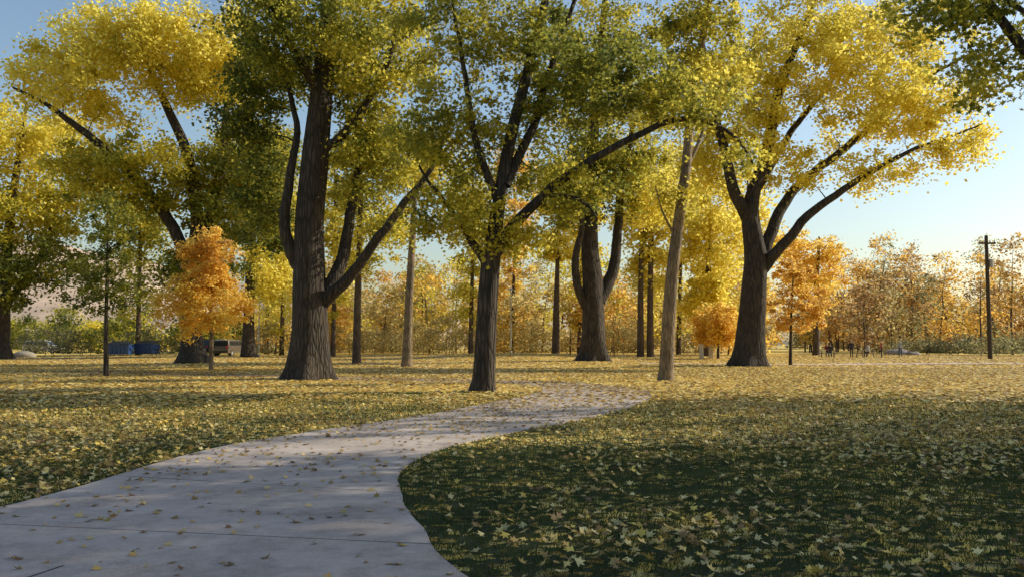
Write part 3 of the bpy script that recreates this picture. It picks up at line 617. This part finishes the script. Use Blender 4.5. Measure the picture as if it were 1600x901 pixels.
SKIN = simple_mat('skin', (.45, .28, .2), .6, var=.05)
HAIR = simple_mat('hair', (.03, .02, .012), .7)
def person(x, y, yaw, shirt, pants, pose='stand', z=0):
    V = []; E = []; R = []
    def v(p, r, parent=None):
        V.append(p); R.append(r); i = len(V)-1
        if parent is not None: E.append((parent, i))
        return i
    sit = pose == 'sit'; hz = .93 if not sit else .58
    pel = v((0, 0, hz), .14); sp = v((0, 0, hz+.25), .125, pel); ch = v((.02 if sit else 0, 0, hz+.43), .15, sp); nk = v((0.01, 0, hz+.56), .06, ch); v((.03, 0, hz+.64), .055, nk)
    for s in (-1, 1):
        hip = v((0, s*.09, hz-.05), .10, pel)
        if sit: kn = v((.44, s*.12, .50), .065, hip); an = v((.42, s*.12, .09), .042, kn)
        else:
            st = (.16*s if pose == 'walk' else .0); kn = v((.03+st, s*.1, .49), .062, hip); an = v((st*1.6-.02, s*.1, .08), .042, kn)
        hl = v((V[an][0]+.02, s*.11, .04), .04, an); v((V[an][0]+.19, s*.13, .035), .032, hl)
        sh = v((0, s*.185, hz+.47), .06, ch)
        if sit: el = v((.14, s*.24, hz+.22), .042, sh); wr = v((.36, s*.17, hz+.2), .028, el); d = (.09, -.0, 0)
        else:
            sw = -.14*s if pose == 'walk' else .02; el = v((sw*.5, s*.24, hz+.2), .042, sh); wr = v((sw+.05, s*.25, hz-.03), .028, el); d = (.01, 0, -.09)
        pm = v(tuple(V[wr][k]+d[k]*.6 for k in range(3)), .03, wr)
        for f in range(4):
            o = (f-1.5)*.019; L = (.075, .085, .08, .062)[f]
            if sit: b = v((V[pm][0]+.04, V[pm][1]+o, V[pm][2]), .009, pm); v((V[b][0]+L*.7, V[b][1], V[b][2]-.03), .008, b)
            else: b = v((V[pm][0]+o, V[pm][1], V[pm][2]-.04), .009, pm); v((V[b][0]+.008, V[b][1]-s*.015, V[b][2]-L*.8), .008, b)
        v((V[pm][0]+.035, V[pm][1]-s*.03, V[pm][2]-.01), .01, pm)
    me = bpy.data.meshes.new('body'); me.from_pydata(V, E, []); o = link(bpy.data.objects.new('body', me))
    o.modifiers.new('skin', 'SKIN'); o.modifiers.new('sub', 'SUBSURF').levels = 1
    for i, sv_ in enumerate(me.skin_vertices[0].data): sv_.radius = (R[i], R[i]*1.0); sv_.use_root = (i == 0)
    dg = bpy.context.evaluated_depsgraph_get(); dg.update(); m2 = bpy.data.meshes.new_from_object(o.evaluated_get(dg)); bpy.data.objects.remove(o)
    bm = bmesh.new(); bm.from_mesh(m2)
    hd = bmesh.ops.create_uvsphere(bm, u_segments=20, v_segments=14, radius=1)
    hc = Vector((.045, 0, hz+.755)); hv = set(hd['verts'])
    for q in hd['verts']:
        c = q.co.copy(); jaw = 1-.22*max(0, -c.z); q.co = hc+Vector((c.x*.095*jaw, c.y*.075*jaw, c.z*.12))
        if c.x > .9 and -.35 < c.z < .1: q.co.x += .022
    for f in bm.faces:
        f.smooth = True; c = f.calc_center_median(); inh = f.verts[0] in hv
        if inh: f.material_index = 3 if (c.z > hc.z+.055 or (c.x < hc.x-.02 and c.z > hc.z-.06)) else 0
        elif c.z > hz+.54: f.material_index = 0
        elif c.z < .075: f.material_index = 4
        elif sit and c.x > .33 and c.z > hz+.1: f.material_index = 0
        elif (not sit) and abs(c.y) > .19 and c.z < hz-.02 and c.z > .7: f.material_index = 0
        elif c.z > hz+.02 or (abs(c.y) > .2 and c.z > .75): f.material_index = 1
        else: f.material_index = 2
    for s in (-1, 1):
        e = bmesh.ops.create_uvsphere(bm, u_segments=8, v_segments=6, radius=.012, matrix=Matrix.Translation(hc+Vector((.085, s*.03, .005))))
        for f in {f for q in e['verts'] for f in q.link_faces}: f.material_index = 4
        e = bmesh.ops.create_uvsphere(bm, u_segments=8, v_segments=6, radius=.022, matrix=Matrix.Translation(hc+Vector((0, s*.075, -.005))))
        for f in {f for q in e['verts'] for f in q.link_faces}: f.material_index = 0
    bm_box(bm, hc.x+.083, hc.x+.094, -.022, .022, hc.z-.06, hc.z-.052, 4)
    m3 = bpy.data.meshes.new('person'); bm.to_mesh(m3); bm.free()
    for q in (SKIN, shirt, pants, HAIR, M_BLACK): m3.materials.append(q)
    p = link(bpy.data.objects.new('person', m3)); p.location = (x, y, gh(x, y)+z); p.rotation_euler = (0, 0, yaw); return p
SH = [simple_mat('cloth_dark', (.03, .03, .04), .9), simple_mat('cloth_grey', (.35, .35, .37), .9), simple_mat('cloth_red', (.25, .04, .03), .9), simple_mat('cloth_jeans', (.05, .07, .13), .9)]
person(ux(1018, 84), 84, -2.5, SH[0], SH[3], 'walk')
person(ux(1329, 82), 82, -1.6, SH[0], SH[0], 'stand'); person(ux(1376, 83), 83, 2.6, SH[2], SH[0], 'stand'); person(ux(1405, 85), 85, -2, SH[1], SH[3], 'walk')
person(ux(1350, 84), 84-.68, math.pi/2+.15, SH[1], SH[0], 'sit'); person(ux(1292, 84), 84-.68, math.pi/2-.3, SH[0], SH[3], 'sit'); person(ux(1292, 84)+.2, 84+.68, -math.pi/2-.3, SH[2], SH[3], 'sit')

# ------------------------------------------------------------------ light, sky, camera
AZ = math.radians(72); EL = math.radians(30)
w = bpy.data.worlds.new('World'); bpy.context.scene.world = w; w.use_nodes = True; nt = w.node_tree
bg = nt.nodes['Background']; sky = nt.nodes.new('ShaderNodeTexSky'); sky.sky_type = 'NISHITA'; sky.sun_disc = False
sky.sun_elevation = EL; sky.sun_rotation = AZ; sky.altitude = 200; sky.dust_density = 1.6; sky.ozone_density = 2.4; sky.air_density = 1.35
nt.links.new(sky.outputs[0], bg.inputs[0]); bg.inputs[1].default_value = 0.15
S = Vector((math.cos(EL)*math.sin(AZ), math.cos(EL)*math.cos(AZ), math.sin(EL)))
sl = bpy.data.lights.new('sun', 'SUN'); sl.energy = 5.0; sl.angle = math.radians(.53); sl.color = (1, .90, .68)
so = link(bpy.data.objects.new('sun', sl)); so.rotation_euler = S.to_track_quat('Z', 'Y').to_euler(); so.location = (60, 10, 40)
cam = bpy.data.cameras.new('camera'); cam.sensor_width = 36; cam.lens = 36*F/1600; cam.clip_end = 8000; cam.clip_start = .05
co = link(bpy.data.objects.new('camera', cam)); co.location = (0, 0, EYE); co.rotation_euler = (math.pi/2+PITCH, 0, 0)
bpy.context.scene.camera = co
sc = bpy.context.scene; sc.view_settings.view_transform = 'Standard'; sc.view_settings.look = 'None'; sc.view_settings.exposure = 0
print('built')
